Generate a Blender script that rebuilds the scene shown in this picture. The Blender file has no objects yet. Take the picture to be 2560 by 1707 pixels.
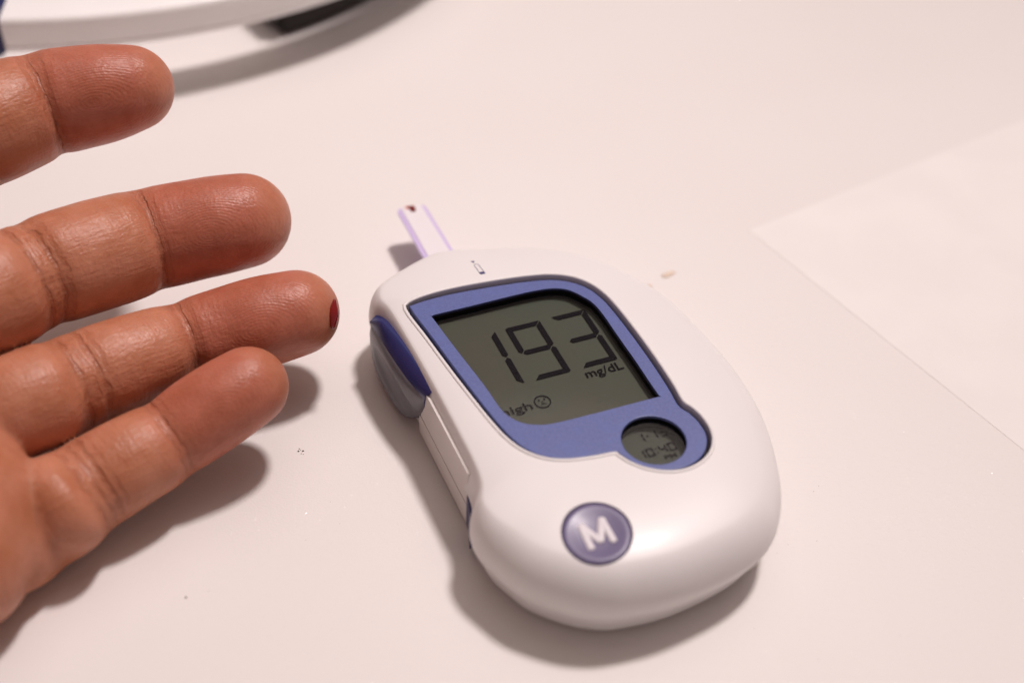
import bpy, bmesh, math, random
import numpy as np
from mathutils import Vector, Matrix
from mathutils.bvhtree import BVHTree

random.seed(4)
SC = bpy.context.scene
COL = SC.collection
MM = 0.001

# ---------------------------------------------------------------- camera
cam_d = bpy.data.cameras.new('camera')
cam = bpy.data.objects.new('camera', cam_d)
COL.objects.link(cam)
cam.matrix_world = (Matrix.Translation((0, 0, 0.150)) @ Matrix.Rotation(math.radians(47.5), 4, 'X')
                    @ Matrix.Rotation(math.radians(3.0), 4, 'Z'))
cam_d.sensor_width = 36.0
cam_d.lens = 42.19
cam_d.clip_start = 0.005
cam_d.clip_end = 50
cam_d.dof.use_dof = True
cam_d.dof.focus_distance = 0.199
cam_d.dof.aperture_fstop = 9.0
SC.camera = cam

# ---------------------------------------------------------------- light
world = bpy.data.worlds.new('World')
SC.world = world
world.use_nodes = True
bg = world.node_tree.nodes['Background']
bg.inputs['Color'].default_value = (1.0, 0.77, 0.70, 1)
bg.inputs['Strength'].default_value = 0.22

def area(name, loc, target, size, watts, color, spread=180, shape='DISK'):
    d = bpy.data.lights.new(name, 'AREA')
    d.shape = shape
    d.size = size
    d.energy = watts
    d.spread = math.radians(spread)
    d.color = color
    o = bpy.data.objects.new(name, d)
    COL.objects.link(o)
    o.location = loc
    o.rotation_euler = (Vector(target) - Vector(loc)).to_track_quat('-Z', 'Y').to_euler()
    return o
area('ceiling_lamp', (0.36, 0.60, 1.50), (-0.040, 0.200, 0), 0.20, 1.54, (1.0, 0.895, 0.872), 50)
area('overhead_fill', (0.1, 0.9, 2.2), (0.0, 0.15, 0), 2.2, 10.0, (1.0, 0.84, 0.78))  # added soft fill to lift the shadows, standing in for ceiling bounce

SC.view_settings.view_transform = 'Standard'
SC.view_settings.look = 'None'
SC.view_settings.exposure = 0.0
SC.view_settings.gamma = 1.0
SC.view_settings.use_curve_mapping = False
SC.render.engine = 'CYCLES'
SC.cycles.use_denoising = True
SC.cycles.use_adaptive_sampling = True
SC.cycles.adaptive_threshold = 0.02
SC.cycles.max_bounces = 8

# ---------------------------------------------------------------- materials
class Mat:
    def __init__(self, name, base=(.8, .8, .8), rough=.5, **kw):
        self.m = bpy.data.materials.new(name)
        self.m.use_nodes = True
        self.nt = self.m.node_tree
        self.b = self.nt.nodes['Principled BSDF']
        self.b.inputs['Base Color'].default_value = (*base, 1)
        self.b.inputs['Roughness'].default_value = rough
        for k, v in kw.items():
            self.b.inputs[k].default_value = v
    def n(self, t, **kw):
        nd = self.nt.nodes.new(t)
        for k, v in kw.items():
            if hasattr(nd, k) and not k[0].isupper():
                setattr(nd, k, v)
            else:
                nd.inputs[k].default_value = v
        return nd
    def l(self, a, b):
        self.nt.links.new(a, b)
    def math(self, op, a, b=None, c=None, clamp=False):
        nd = self.nt.nodes.new('ShaderNodeMath')
        nd.operation = op
        nd.use_clamp = clamp
        for i, v in enumerate((a, b, c)):
            if v is None: continue
            if isinstance(v, (int, float)): nd.inputs[i].default_value = v
            else: self.l(v, nd.inputs[i])
        return nd.outputs[0]
    def mix(self, f, a, b):
        nd = self.nt.nodes.new('ShaderNodeMix')
        nd.data_type = 'RGBA'
        for s, v in ((nd.inputs[0], f), (nd.inputs[6], a), (nd.inputs[7], b)):
            if isinstance(v, (int, float)): s.default_value = v
            elif isinstance(v, tuple): s.default_value = (*v, 1)
            else: self.l(v, s)
        return nd.outputs[2]
    def noise(self, scale, detail=3, rough=.5, vec=None):
        nd = self.n('ShaderNodeTexNoise', Scale=scale, Detail=detail, Roughness=rough)
        if vec is None:
            vec = self.obj()
        self.l(vec, nd.inputs['Vector'])
        return nd.outputs['Fac']
    def obj(self):
        if not hasattr(self, '_tc'):
            self._tc = self.nt.nodes.new('ShaderNodeTexCoord')
        return self._tc.outputs['Object']
    def ramp(self, fac, a, b, smooth=True):
        nd = self.nt.nodes.new('ShaderNodeMapRange')
        nd.interpolation_type = 'SMOOTHSTEP' if smooth else 'LINEAR'
        self.l(fac, nd.inputs['Value'])
        nd.inputs['From Min'].default_value = a
        nd.inputs['From Max'].default_value = b
        return nd.outputs['Result']
    def bump(self, h, dist, strength=1.0, prev=None):
        nd = self.n('ShaderNodeBump', Strength=strength, Distance=dist)
        self.l(h, nd.inputs['Height'])
        if prev is not None: self.l(prev, nd.inputs['Normal'])
        return nd.outputs['Normal']
    def normal(self, x, coat=False):
        self.l(x, self.b.inputs['Normal'])
    def color(self, x):
        self.l(x, self.b.inputs['Base Color'])

def mat_table():
    m = Mat('white_laminate', (.80, .77, .75), .55)
    big = m.noise(9, 4)
    c = m.mix(m.ramp(big, .3, .7), (.775, .735, .718), (.795, .76, .748))
    sp = m.n('ShaderNodeTexVoronoi', Scale=900)
    m.l(m.obj(), sp.inputs['Vector'])
    m.color(c)
    grain = m.noise(2600, 2, .6)
    pit = m.ramp(m.noise(950, 1, .5), .55, .70)
    n1 = m.bump(grain, .00004, .55)
    n2 = m.bump(pit, .00022, .7, n1)
    m.normal(n1)
    m.b.inputs['Specular IOR Level'].default_value = .28
    m.b.inputs['Coat Weight'].default_value = .22
    m.b.inputs['Coat Roughness'].default_value = .10
    m.l(n2, m.b.inputs['Coat Normal'])
    return m.m

def mat_plastic(name, col, rough, coat=0.0, bump=.00002, scale=700, var=.03, **kw):
    m = Mat(name, col, rough, **kw)
    v = m.noise(60, 4)
    dark = tuple(c * (1 - var) for c in col)
    m.color(m.mix(m.ramp(v, .35, .65), dark, col))
    h = m.noise(scale, 3)
    m.normal(m.bump(h, bump, .5))
    r = m.noise(35, 3)
    m.l(m.math('MULTIPLY_ADD', r, .12, rough - .06), m.b.inputs['Roughness'])
    if coat:
        m.b.inputs['Coat Weight'].default_value = coat
        m.b.inputs['Coat Roughness'].default_value = .18
    return m.m

def mat_bezel():
    m = Mat('blue_metallic_plastic', (.13, .15, .36), .38)
    v = m.noise(2600, 2, .7)
    w = m.noise(420, 3, .6)
    c = m.mix(m.ramp(v, .35, .7), (.098, .124, .32), (.120, .150, .365))
    c = m.mix(m.ramp(w, .5, .8), c, (.105, .142, .375))
    m.color(c)
    vo = m.n('ShaderNodeTexVoronoi', Scale=1500)
    m.l(m.obj(), vo.inputs['Vector'])
    fl = m.ramp(vo.outputs['Distance'], .10, .03)
    m.color(m.mix(m.math('MULTIPLY', fl, .22), c, (.45, .5, .75)))
    m.normal(m.bump(v, .000008, .3))
    m.b.inputs['Metallic'].default_value = .0
    m.b.inputs['Roughness'].default_value = .36
    return m.m

def mat_lcd(name='grey_green_lcd', k=1.0):
    m = Mat(name, (.09, .092, .07), .55)
    v = m.noise(55, 3)
    w = m.noise(3000, 2, .7)
    sc_ = lambda *q: tuple(x * k for x in q)
    c = m.mix(m.ramp(v, .3, .7), sc_(.078, .078, .060), sc_(.068, .084, .064))
    c = m.mix(m.math('MULTIPLY', w, .35), c, sc_(.085, .086, .07))
    m.color(c)
    m.b.inputs['Specular IOR Level'].default_value = .2
    return m.m

def mat_pane():
    m = bpy.data.materials.new('clear_window_plastic')
    m.use_nodes = True
    nt = m.node_tree
    nt.nodes.remove(nt.nodes['Principled BSDF'])
    t = nt.nodes.new('ShaderNodeBsdfTransparent')
    t.inputs[0].default_value = (.96, .96, .95, 1)
    g = nt.nodes.new('ShaderNodeBsdfGlossy')
    g.inputs['Roughness'].default_value = .08
    lw = nt.nodes.new('ShaderNodeLayerWeight')
    lw.inputs['Blend'].default_value = .5
    pw = nt.nodes.new('ShaderNodeMath'); pw.operation = 'POWER'; pw.inputs[1].default_value = 5
    nt.links.new(lw.outputs['Facing'], pw.inputs[0])
    f = nt.nodes.new('ShaderNodeMath'); f.operation = 'MULTIPLY_ADD'; f.inputs[1].default_value = .9; f.inputs[2].default_value = .025
    nt.links.new(pw.outputs[0], f.inputs[0])
    mx = nt.nodes.new('ShaderNodeMixShader')
    nt.links.new(f.outputs[0], mx.inputs[0])
    nt.links.new(t.outputs[0], mx.inputs[1])
    nt.links.new(g.outputs[0], mx.inputs[2])
    nt.links.new(mx.outputs[0], nt.nodes['Material Output'].inputs['Surface'])
    return m

def mat_skin():
    m = Mat('palm_skin', (.5, .25, .15), .42)
    at = m.nt.nodes.new('ShaderNodeAttribute'); at.attribute_name = 'finger_uv'
    ms = m.nt.nodes.new('ShaderNodeAttribute'); ms.attribute_name = 'skin_mask'
    uv = at.outputs['Vector']
    sep = m.nt.nodes.new('ShaderNodeSeparateXYZ'); m.l(uv, sep.inputs[0])
    sm = m.nt.nodes.new('ShaderNodeSeparateXYZ'); m.l(ms.outputs['Vector'], sm.inputs[0])
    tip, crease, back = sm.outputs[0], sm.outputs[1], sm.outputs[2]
    # colour: warm tan palm, redder finger pads, mottled
    mot = m.noise(130, 4, .65)
    mot2 = m.noise(210, 4, .65)
    base = m.mix(m.ramp(mot, .3, .7), (.43, .152, .078), (.525, .215, .130))
    red = m.mix(m.ramp(mot2, .3, .7), (.365, .090, .052), (.475, .142, .095))
    c = m.mix(m.math('MULTIPLY', tip, .7), base, red)
    c = m.mix(m.math('MULTIPLY', crease, .22), c, (.25, .065, .03))
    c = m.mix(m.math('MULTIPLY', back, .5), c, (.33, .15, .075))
    cpn = m.nt.nodes.new('ShaderNodeAttribute'); cpn.attribute_name = 'crease_pos'
    sc = m.nt.nodes.new('ShaderNodeSeparateXYZ'); m.l(cpn.outputs['Vector'], sc.inputs[0])
    wob = m.math('MULTIPLY_ADD', m.noise(330, 2), 1.5, -.75)
    thick = m.math('MULTIPLY_ADD', m.noise(500, 2), .35, .06)
    line = None
    for ch, offs in ((0, ((0, 1.0), (1.5, .55), (-1.7, .2))), (1, ((0, .8), (1.4, .6), (2.9, .8), (-1.3, .3)))):
        for o_, w_ in offs:
            x = m.math('ABSOLUTE', m.math('ADD', m.math('SUBTRACT', sc.outputs[ch], o_), wob))
            g = m.math('MULTIPLY', m.ramp(m.math('SUBTRACT', x, thick), .28, .0), w_)
            line = g if line is None else m.math('MAXIMUM', line, g)
    line = m.math('MULTIPLY', m.math('MULTIPLY', line, sc.outputs[2]), m.math('MULTIPLY_ADD', m.ramp(m.noise(420, 2), .35, .62), .75, .25))
    c = m.mix(m.math('MULTIPLY', line, .34), c, (.26, .07, .03))
    sp = m.ramp(m.noise(900, 2, .5), .70, .78)
    c = m.mix(m.math('MULTIPLY', sp, .25), c, (.36, .12, .07))
    m.color(c)
    m.b.inputs['Subsurface Weight'].default_value = .34
    m.b.inputs['Subsurface Radius'].default_value = (1.0, .38, .2)
    m.b.inputs['Subsurface Scale'].default_value = .0026
    m.b.inputs['Specular IOR Level'].default_value = .38
    # relief: friction ridges on the pads, lengthwise lines between the creases, pores
    cx = m.nt.nodes.new('ShaderNodeCombineXYZ'); m.l(sep.outputs[0], cx.inputs[0]); m.l(sep.outputs[2], cx.inputs[1])
    mp = m.n('ShaderNodeMapping'); m.l(cx.outputs[0], mp.inputs['Vector'])
    mp.inputs['Location'].default_value = (-13.0 * .62, 1.1, 0)
    mp.inputs['Scale'].default_value = (.62, 1.0, 0)
    wv = m.n('ShaderNodeTexWave', wave_type='RINGS', rings_direction='SPHERICAL', Scale=.72, Distortion=7.0, Detail=2.5)
    wv.inputs['Detail Scale'].default_value = .12
    m.l(mp.outputs[0], wv.inputs['Vector'])
    ridge_mask = m.ramp(sep.outputs[0], 21, 15)
    ridge = m.math('MULTIPLY', wv.outputs['Fac'], ridge_mask)
    mp2 = m.n('ShaderNodeMapping'); m.l(uv, mp2.inputs['Vector'])
    mp2.inputs['Scale'].default_value = (.22, 1.7, 0)
    ln = m.n('ShaderNodeTexNoise', Scale=1.0, Detail=3, Roughness=.55); m.l(mp2.outputs[0], ln.inputs['Vector'])
    lnm = m.ramp(ln.outputs['Fac'], .40, .62)
    mp3 = m.n('ShaderNodeMapping'); m.l(uv, mp3.inputs['Vector'])
    mp3.inputs['Scale'].default_value = (1.6, .22, 0)
    ln2 = m.n('ShaderNodeTexNoise', Scale=1.0, Detail=3, Roughness=.5); m.l(mp3.outputs[0], ln2.inputs['Vector'])
    lm2 = m.ramp(ln2.outputs['Fac'], .38, .62)
    inv = m.math('SUBTRACT', 1.0, ridge_mask)
    vo = m.n('ShaderNodeTexVoronoi', Scale=1900, feature='F1'); m.l(m.obj(), vo.inputs['Vector'])
    n1 = m.bump(ridge, .00008, .24)
    n2 = m.bump(m.math('MULTIPLY', lnm, m.math('MULTIPLY_ADD', inv, .75, .25)), .00013, .24, n1)
    n3 = m.bump(m.math('MULTIPLY', lm2, m.math('MULTIPLY_ADD', inv, .5, .1)), .00014, .32, n2)
    n4 = m.bump(vo.outputs['Distance'], .00008, .5, n3)
    n5 = m.bump(m.noise(190, 4), .0006, .40, n4)
    mp4 = m.n('ShaderNodeMapping'); m.l(uv, mp4.inputs['Vector'])
    mp4.inputs['Scale'].default_value = (.32, .95, 0)
    ve = m.n('ShaderNodeTexVoronoi', Scale=1.0, feature='DISTANCE_TO_EDGE'); m.l(mp4.outputs[0], ve.inputs['Vector'])
    net = m.math('MULTIPLY', m.ramp(ve.outputs['Distance'], .0, .09), m.math('MULTIPLY_ADD', inv, .8, .2))
    n5 = m.bump(net, .00010, .20, n5)
    n6 = m.bump(m.math('SUBTRACT', 1.0, line), .00040, .6, n5)
    m.normal(n6)
    m.l(m.math('MULTIPLY_ADD', m.noise(300, 3), .25, .29), m.b.inputs['Roughness'])
    return m.m

M = {}
M['table'] = mat_table()
M['white'] = mat_plastic('white_glossy_plastic', (.785, .76, .765), .42, coat=.06, bump=.000004, var=.012)
M['lower'] = mat_plastic('white_shell_plastic', (.74, .69, .67), .42)
M['seam'] = mat_plastic('dark_seam', (.10, .06, .05), .7)  # dark brown, for the strip along the side seam
M['bezel'] = mat_bezel()
M['lcd'] = mat_lcd()
M['lcd_small'] = mat_lcd('dark_clock_lcd', .8)
M['pane'] = mat_pane()
M['black'] = mat_plastic('black_liner', (.005, .004, .005), .7, **{'Specular IOR Level': .1})
M['ink'] = mat_plastic('lcd_ink', (.005, .004, .008), .8, **{'Specular IOR Level': .05})
M['slate'] = mat_plastic('slate_thumb_rubber', (.145, .138, .16), .40)
M['navy'] = mat_plastic('navy_plastic', (.022, .028, .13), .34)
M['button'] = mat_plastic('purple_button_rubber', (.125, .10, .215), .42, coat=.08)
M['letter'] = mat_plastic('white_paint', (.74, .70, .74), .5)
M['print'] = mat_plastic('blue_print', (.06, .05, .16), .6)
M['paper'] = mat_plastic('white_paper', (.818, .786, .772), .75, bump=.00004, scale=900)
M['strip'] = mat_plastic('white_strip_film', (.83, .79, .83), .30)
M['lilac'] = mat_plastic('lilac_strip_base', (.60, .50, .79), .4)
M['ringwhite'] = mat_plastic('white_lacquer', (.95, .94, .945), .30, coat=.4)
M['dark'] = mat_plastic('dark_rubber', (.035, .030, .029), .8)
M['crumb'] = mat_plastic('pale_crumb', (.80, .66, .54), .8, bump=.0002, scale=900, var=.2)
M['dirt'] = mat_plastic('dark_dirt', (.06, .035, .025), .8)
M['blood'] = mat_plastic('fresh_blood', (.22, .003, .005), .06, coat=.8)
M['dryblood'] = mat_plastic('dark_blood', (.15, .006, .010), .3)
M['redfilm'] = mat_plastic('red_tint', (.62, .16, .12), .4)
M['skin'] = mat_skin()
M['nail'] = mat_plastic('finger_nail', (.62, .36, .28), .28)

# ---------------------------------------------------------------- helpers (all shapes are drawn in millimetres)
def tag(o, label=None, cat=None, group=None, kind=None):
    if label: o['label'] = label
    if cat: o['category'] = cat
    if group: o['group'] = group
    if kind: o['kind'] = kind
    return o

def empty(name, loc_mm, rz=0.0):
    o = bpy.data.objects.new(name, None)
    COL.objects.link(o)
    o.empty_display_size = .01
    o.location = Vector(loc_mm) * MM
    o.rotation_euler = (0, 0, rz)
    return o

def finish(name, me, mat, parent=None, smooth=True, angle=35):
    """me holds millimetres; scale to metres and link"""
    me.transform(Matrix.Scale(MM, 4))
    me.name = name
    if smooth:
        me.polygons.foreach_set('use_smooth', [True] * len(me.polygons))
        if angle: me.set_sharp_from_angle(angle=math.radians(angle))
    else:
        me.polygons.foreach_set('use_smooth', [False] * len(me.polygons))
    me.materials.clear()
    me.materials.append(M[mat])
    o = bpy.data.objects.new(name, me)
    COL.objects.link(o)
    if parent: o.parent = parent
    return o

def pydata(verts, faces):
    me = bpy.data.meshes.new('mesh')
    me.from_pydata([tuple(map(float, v)) for v in verts], [], faces)
    me.update()
    return me

def fix_normals(me):
    bm = bmesh.new(); bm.from_mesh(me)
    bmesh.ops.recalc_face_normals(bm, faces=bm.faces)
    bm.to_mesh(me); bm.free()
    return me

def catmull(P, n, closed=True):
    P = np.array(P, float)
    N = len(P)
    out = []
    segs = N if closed else N - 1
    for i in range(segs):
        if closed:
            p0, p1, p2, p3 = P[(i - 1) % N], P[i], P[(i + 1) % N], P[(i + 2) % N]
        else:
            p0, p1, p2, p3 = P[max(i - 1, 0)], P[i], P[i + 1], P[min(i + 2, N - 1)]
        for j in range(n):
            t = j / n
            out.append(.5 * ((2 * p1) + (-p0 + p2) * t + (2 * p0 - 5 * p1 + 4 * p2 - p3) * t * t + (-p0 + 3 * p1 - 3 * p2 + p3) * t ** 3))
    if not closed: out.append(P[-1])
    return np.array(out)

def resample(P, n, closed=True):
    P = np.array(P, float)
    Q = np.vstack([P, P[:1]]) if closed else P
    d = np.r_[0, np.cumsum(np.linalg.norm(np.diff(Q, axis=0), axis=1))]
    s = np.linspace(0, d[-1], n, endpoint=not closed)
    return np.stack([np.interp(s, d, Q[:, i]) for i in range(Q.shape[1])], 1)

def offset2d(P, d):
    """offset a closed polygon outwards by d"""
    P = np.array(P, float)
    a = .5 * np.sum(P[:, 0] * np.roll(P[:, 1], -1) - np.roll(P[:, 0], -1) * P[:, 1])
    t = np.roll(P, -1, 0) - np.roll(P, 1, 0)
    t /= np.linalg.norm(t, axis=1)[:, None] + 1e-9
    n = np.stack([t[:, 1], -t[:, 0]], 1) * (1 if a > 0 else -1)
    return P + n * d

def flat_curve(splines, extrude, bevel=0.0, res=2, z=0.0):
    """filled 2-D outlines (later ones inside the first are holes), extruded +-extrude about z"""
    cu = bpy.data.curves.new('c', 'CURVE')
    cu.dimensions = '2D'
    cu.fill_mode = 'BOTH'
    cu.extrude = max(extrude - bevel, 0)
    cu.bevel_depth = bevel
    cu.bevel_resolution = res
    for P in splines:
        P = offset2d(P, -bevel) if False else np.array(P)
        sp = cu.splines.new('POLY')
        sp.points.add(len(P) - 1)
        for i, q in enumerate(P): sp.points[i].co = (q[0], q[1], 0, 1)
        sp.use_cyclic_u = True
    o = bpy.data.objects.new('tmp', cu)
    COL.objects.link(o)
    bpy.context.view_layer.update()
    me = bpy.data.meshes.new_from_object(o.evaluated_get(bpy.context.evaluated_depsgraph_get()))
    bpy.data.objects.remove(o); bpy.data.curves.remove(cu)
    me.transform(Matrix.Translation((0, 0, z)))
    return me

def text_mesh(s, size, extrude=.01, offset=0.0):
    cu = bpy.data.curves.new('t', 'FONT')
    cu.body = s; cu.size = size; cu.extrude = extrude; cu.offset = offset; cu.resolution_u = 6
    o = bpy.data.objects.new('tmp', cu)
    COL.objects.link(o)
    bpy.context.view_layer.update()
    me = bpy.data.meshes.new_from_object(o.evaluated_get(bpy.context.evaluated_depsgraph_get()))
    bpy.data.objects.remove(o); bpy.data.curves.remove(cu)
    return me

def fit_box(me, x0, x1, y0, y1, z):
    co = np.array([v.co for v in me.vertices])
    a, b = co.min(0), co.max(0)
    me.transform(Matrix.Translation((x0, y0, z)) @ Matrix.Diagonal(((x1 - x0) / (b[0] - a[0]), (y1 - y0) / (b[1] - a[1]), 1, 1)) @ Matrix.Translation((-a[0], -a[1], 0)))
    return me

def tube(path, radius, closed=False, seg=8, flat=1.0, up=(0, 0, 1)):
    """tube along 3-D points; radius number or list; flat squashes along up"""
    P = np.array(path, float); N = len(P)
    rad = np.full(N, radius) if np.isscalar(radius) else np.array(radius)
    up = np.array(up, float)
    V, Fc = [], []
    for i in range(N):
        if closed: t = P[(i + 1) % N] - P[i - 1]
        else: t = P[min(i + 1, N - 1)] - P[max(i - 1, 0)]
        t = t / (np.linalg.norm(t) + 1e-12)
        a = np.cross(up, t); a /= np.linalg.norm(a) + 1e-12
        b = np.cross(t, a)
        for j in range(seg):
            q = 2 * math.pi * j / seg
            V.append(P[i] + rad[i] * (math.cos(q) * a + math.sin(q) * b * flat))
    for i in range(N if closed else N - 1):
        for j in range(seg):
            i2 = (i + 1) % N
            Fc.append((i * seg + j, i * seg + (j + 1) % seg, i2 * seg + (j + 1) % seg, i2 * seg + j))
    if not closed:
        Fc.append(tuple(range(seg - 1, -1, -1)))
        Fc.append(tuple((N - 1) * seg + j for j in range(seg)))
    return fix_normals(pydata(V, Fc))

def wall(P, z0, z1):
    n = len(P)
    V = [(p[0], p[1], z0) for p in P] + [(p[0], p[1], z1) for p in P]
    return pydata(V, [(i, (i + 1) % n, n + (i + 1) % n, n + i) for i in range(n)])

def prism(P, z0, z1):
    n = len(P)
    V = [(p[0], p[1], z0) for p in P] + [(p[0], p[1], z1) for p in P]
    Fc = [(i, (i + 1) % n, n + (i + 1) % n, n + i) for i in range(n)] + [tuple(range(n - 1, -1, -1)), tuple(range(n, 2 * n))]
    return fix_normals(pydata(V, Fc))

def circle2d(cx, cy, r, n=72):
    return np.array([(cx + r * math.cos(2 * math.pi * i / n), cy + r * math.sin(2 * math.pi * i / n)) for i in range(n)])

def join(meshes):
    bm = bmesh.new()
    for me in meshes:
        bm.from_mesh(me)
    out = bpy.data.meshes.new('mesh')
    bm.to_mesh(out); bm.free()
    return out

def boolean(me, cutters):
    a = bpy.data.objects.new('a', me); COL.objects.link(a)
    tmp = []
    for c in cutters:
        o = bpy.data.objects.new('b', c); COL.objects.link(o); tmp.append(o)
        md = a.modifiers.new('b', 'BOOLEAN'); md.operation = 'DIFFERENCE'; md.solver = 'EXACT'; md.object = o
    bpy.context.view_layer.update()
    out = bpy.data.meshes.new_from_object(a.evaluated_get(bpy.context.evaluated_depsgraph_get()))
    for o in tmp + [a]: bpy.data.objects.remove(o)
    return out

# ================================================================ SETTING
def build_table():
    me = prism(np.array([(-900, -700), (900, -700), (900, 1100), (-900, 1100)]), -28, 0)
    o = finish('table_top', me, 'table', smooth=False)
    tag(o, kind='structure')
build_table()

def build_paper():
    c = np.array((48.1, 201.6)); a = np.array((40.7, -58.5)); a /= np.linalg.norm(a)
    b = np.array((-a[1], a[0]))
    nx, ny, w, h = 22, 30, 210., 297.
    V, Fc = [], []
    for side in (0, 1):
        for j in range(ny + 1):
            for i in range(nx + 1):
                q = c + a * w * i / nx + b * h * j / ny
                lift = .01
                lift += .04 * (1 + math.sin(i * .55 + 1)) * (j / ny) * (i / nx)
                V.append((q[0], q[1], lift + (.05 if side else 0)))
    o_ = (nx + 1) * (ny + 1)
    for j in range(ny):
        for i in range(nx):
            p = j * (nx + 1) + i
            Fc.append((o_ + p, o_ + p + 1, o_ + p + nx + 2, o_ + p + nx + 1))
            Fc.append((p, p + nx + 1, p + nx + 2, p + 1))
    edge = [i for i in range(nx + 1)] + [j * (nx + 1) + nx for j in range(1, ny + 1)] + [ny * (nx + 1) + i for i in range(nx - 1, -1, -1)] + [j * (nx + 1) for j in range(ny - 1, 0, -1)]
    for i in range(len(edge)):
        p, q = edge[i], edge[(i + 1) % len(edge)]
        Fc.append((p, q, o_ + q, o_ + p))
    o = finish('paper_sheet', fix_normals(pydata(V, Fc)), 'paper')
    tag(o, 'blank white sheet of paper, its corner lying right of the meter', 'paper')
build_paper()

# ================================================================ GLUCOSE METER
METER_ANGLE = math.radians(24.3)
METER_AT = (11.1, 139.6, 0)
OUT = [(-26.1, 29.2), (-25.0, 33.4), (-21.0, 36.6), (-12.4, 40.3), (-6.6, 40.3), (-1.0, 38.6), (5.6, 37.0), (13.0, 33.0), (18.2, 28.3), (22.2, 22.0), (25.5, 14.6), (27.0, 4.6),
       (27.6, -5.0), (26.8, -13.8), (24.7, -21.6), (21.7, -28.6), (19.1, -32.7), (15.6, -36.3), (11.0, -38.6), (5.2, -39.9), (-2.4, -40.6), (-9.2, -40.0), (-13.5, -38.8), (-17.8, -36.2), (-22.5, -31.5), (-24.8, -27.0),
       (-26.1, -23.4), (-26.3, -20.2), (-25.6, -17.8), (-24.2, -15.4), (-23.6, -11.5), (-23.6, -5), (-23.7, 3), (-24.0, 11), (-24.4, 19), (-25.0, 25.5)]
RUP = [2.6, 3.2, 3.8, 4.2, 4.4, 4.6, 4.8, 5, 5.3, 5.6, 6, 6.2, 6.4, 6.4, 6.4, 6.2, 6, 5.8, 5.6, 5.4, 5.4, 5.4, 5.4, 5.4, 5.2, 4.8, 4.0, 3.2, 2.4, 1.8, 1.5, 1.5, 1.5, 1.6, 1.7, 2.0]
BEZ = [(-20.75, 23.7), (-19.95, 25.2), (-13.54, 25.7), (-5.29, 25.15), (1.2, 24.35), (5.4, 23.3), (8.35, 21.6), (10.44, 19.1), (11.65, 15.8), (12.15, 12.0), (12.42, 6.5), (12.52, 1.0), (12.47, -4.0), (12.3, -8.5), (12.0, -12.1), (12.75, -13.9), (13.22, -16.01), (13.2, -18.4), (12.45, -20.6), (10.77, -22.6), (8.38, -23.85), (5.84, -24.21), (3.3, -23.65), (0.96, -22.24), (-0.71, -20.45), (-1.76, -18.5), (-2.3, -17.7), (-6.01, -17.25), (-9.8, -16.4), (-12.6, -14.9), (-14.7, -12.5), (-16.0, -9.5), (-16.9, -5.5), (-17.9, 1.0), (-18.9, 8.5), (-19.85, 16.5)]
WIN = [(-17.67, 21.04), (-17.66, 21.05), (-9.74, 21.1), (-2.59, 21.2), (1.66, 21.1), (4.63, 20.6), (6.73, 19.42), (8.14, 17.39), (9.28, 14.83), (9.64, 11.32), (9.64, 5.97), (9.69, -0.76), (9.62, -6.4), (9.65, -9.17), (9.64, -9.18), (4.45, -9.07), (-2.15, -8.97), (-8.54, -8.72), (-11.08, -8.06), (-12.91, -6.94), (-14.19, -5.08), (-14.84, -2.91), (-15.25, 1.93), (-16.05, 8.01), (-16.89, 14.34)]
CLK = (4.6, -17.3, 5.0)
BTN = (-11.2, -30.4, 5.0)
BEZ_Z = 16.05
LCD_Z = 13.9
CLK_Z = 13.3
ZM, ZE = 8.6, 15.4

def body_mesh():
    ctrl = np.array([(a, b, r) for (a, b), r in zip(OUT, RUP)])
    P = resample(catmull(ctrl, 14), 300)
    O, R = P[:, :2], P[:, 2]
    t = np.roll(O, -1, 0) - np.roll(O, 1, 0)
    t /= np.linalg.norm(t, axis=1)[:, None]
    nrm = np.stack([-t[:, 1], t[:, 0]], 1)
    if np.sum(nrm * O) < 0: nrm = -nrm
    n = len(O)
    rings = []
    left = np.exp(-((O[:, 0] + 24) / 2.0) ** 2) * ((O[:, 1] < 30) & (O[:, 1] > -15))
    ru = 2.5 - 1.8 * left
    for z, f in ((0.0, 1.6), (0.2, 1.38), (.7, 1.12), (1.4, .94), (2.0, .85), (2.8, .78), (3.4, .73), (3.9, .68), (4.3, .62), (4.8, .53), (5.4, .41), (6.3, .25), (7.4, .08)):
        rings.append((O - nrm * (ru * f)[:, None], np.full(n, z)))
    AM = 77
    for a in (0, 8, 16, 24, 31, 38, 44, 50, 55, 60, 64, 68, 71, 74, AM):
        q = math.radians(a)
        h = (ZE - ZM) / math.sin(math.radians(AM))
        rings.append((O - nrm * (R * (1 - math.cos(q)))[:, None], np.full(n, ZM + h * math.sin(q))))
    E, _ = rings[-1]
    ax = np.stack([np.zeros(n), np.clip(E[:, 1] * .5, -13, 13)], 1)
    for q in (.02, .045, .075, .11, .15, .2, .26, .33, .41, .5, .6, .7, .8, .9, .96):
        rings.append((E * (1 - q) + ax * q, np.full(n, ZE + 1.3 * (1 - (1 - q) ** 5))))
    V, Fc = [], []
    for xy, z in rings:
        V += [(a[0], a[1], b) for a, b in zip(xy, z)]
    for k in range(len(rings) - 1):
        for i in range(n):
            j = (i + 1) % n
            Fc.append((k * n + i, k * n + j, (k + 1) * n + j, (k + 1) * n + i))
    Fc.append(tuple(range(n - 1, -1, -1)))
    Fc.append(tuple((len(rings) - 1) * n + i for i in range(n)))
    return fix_normals(pydata(V, Fc))

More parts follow.
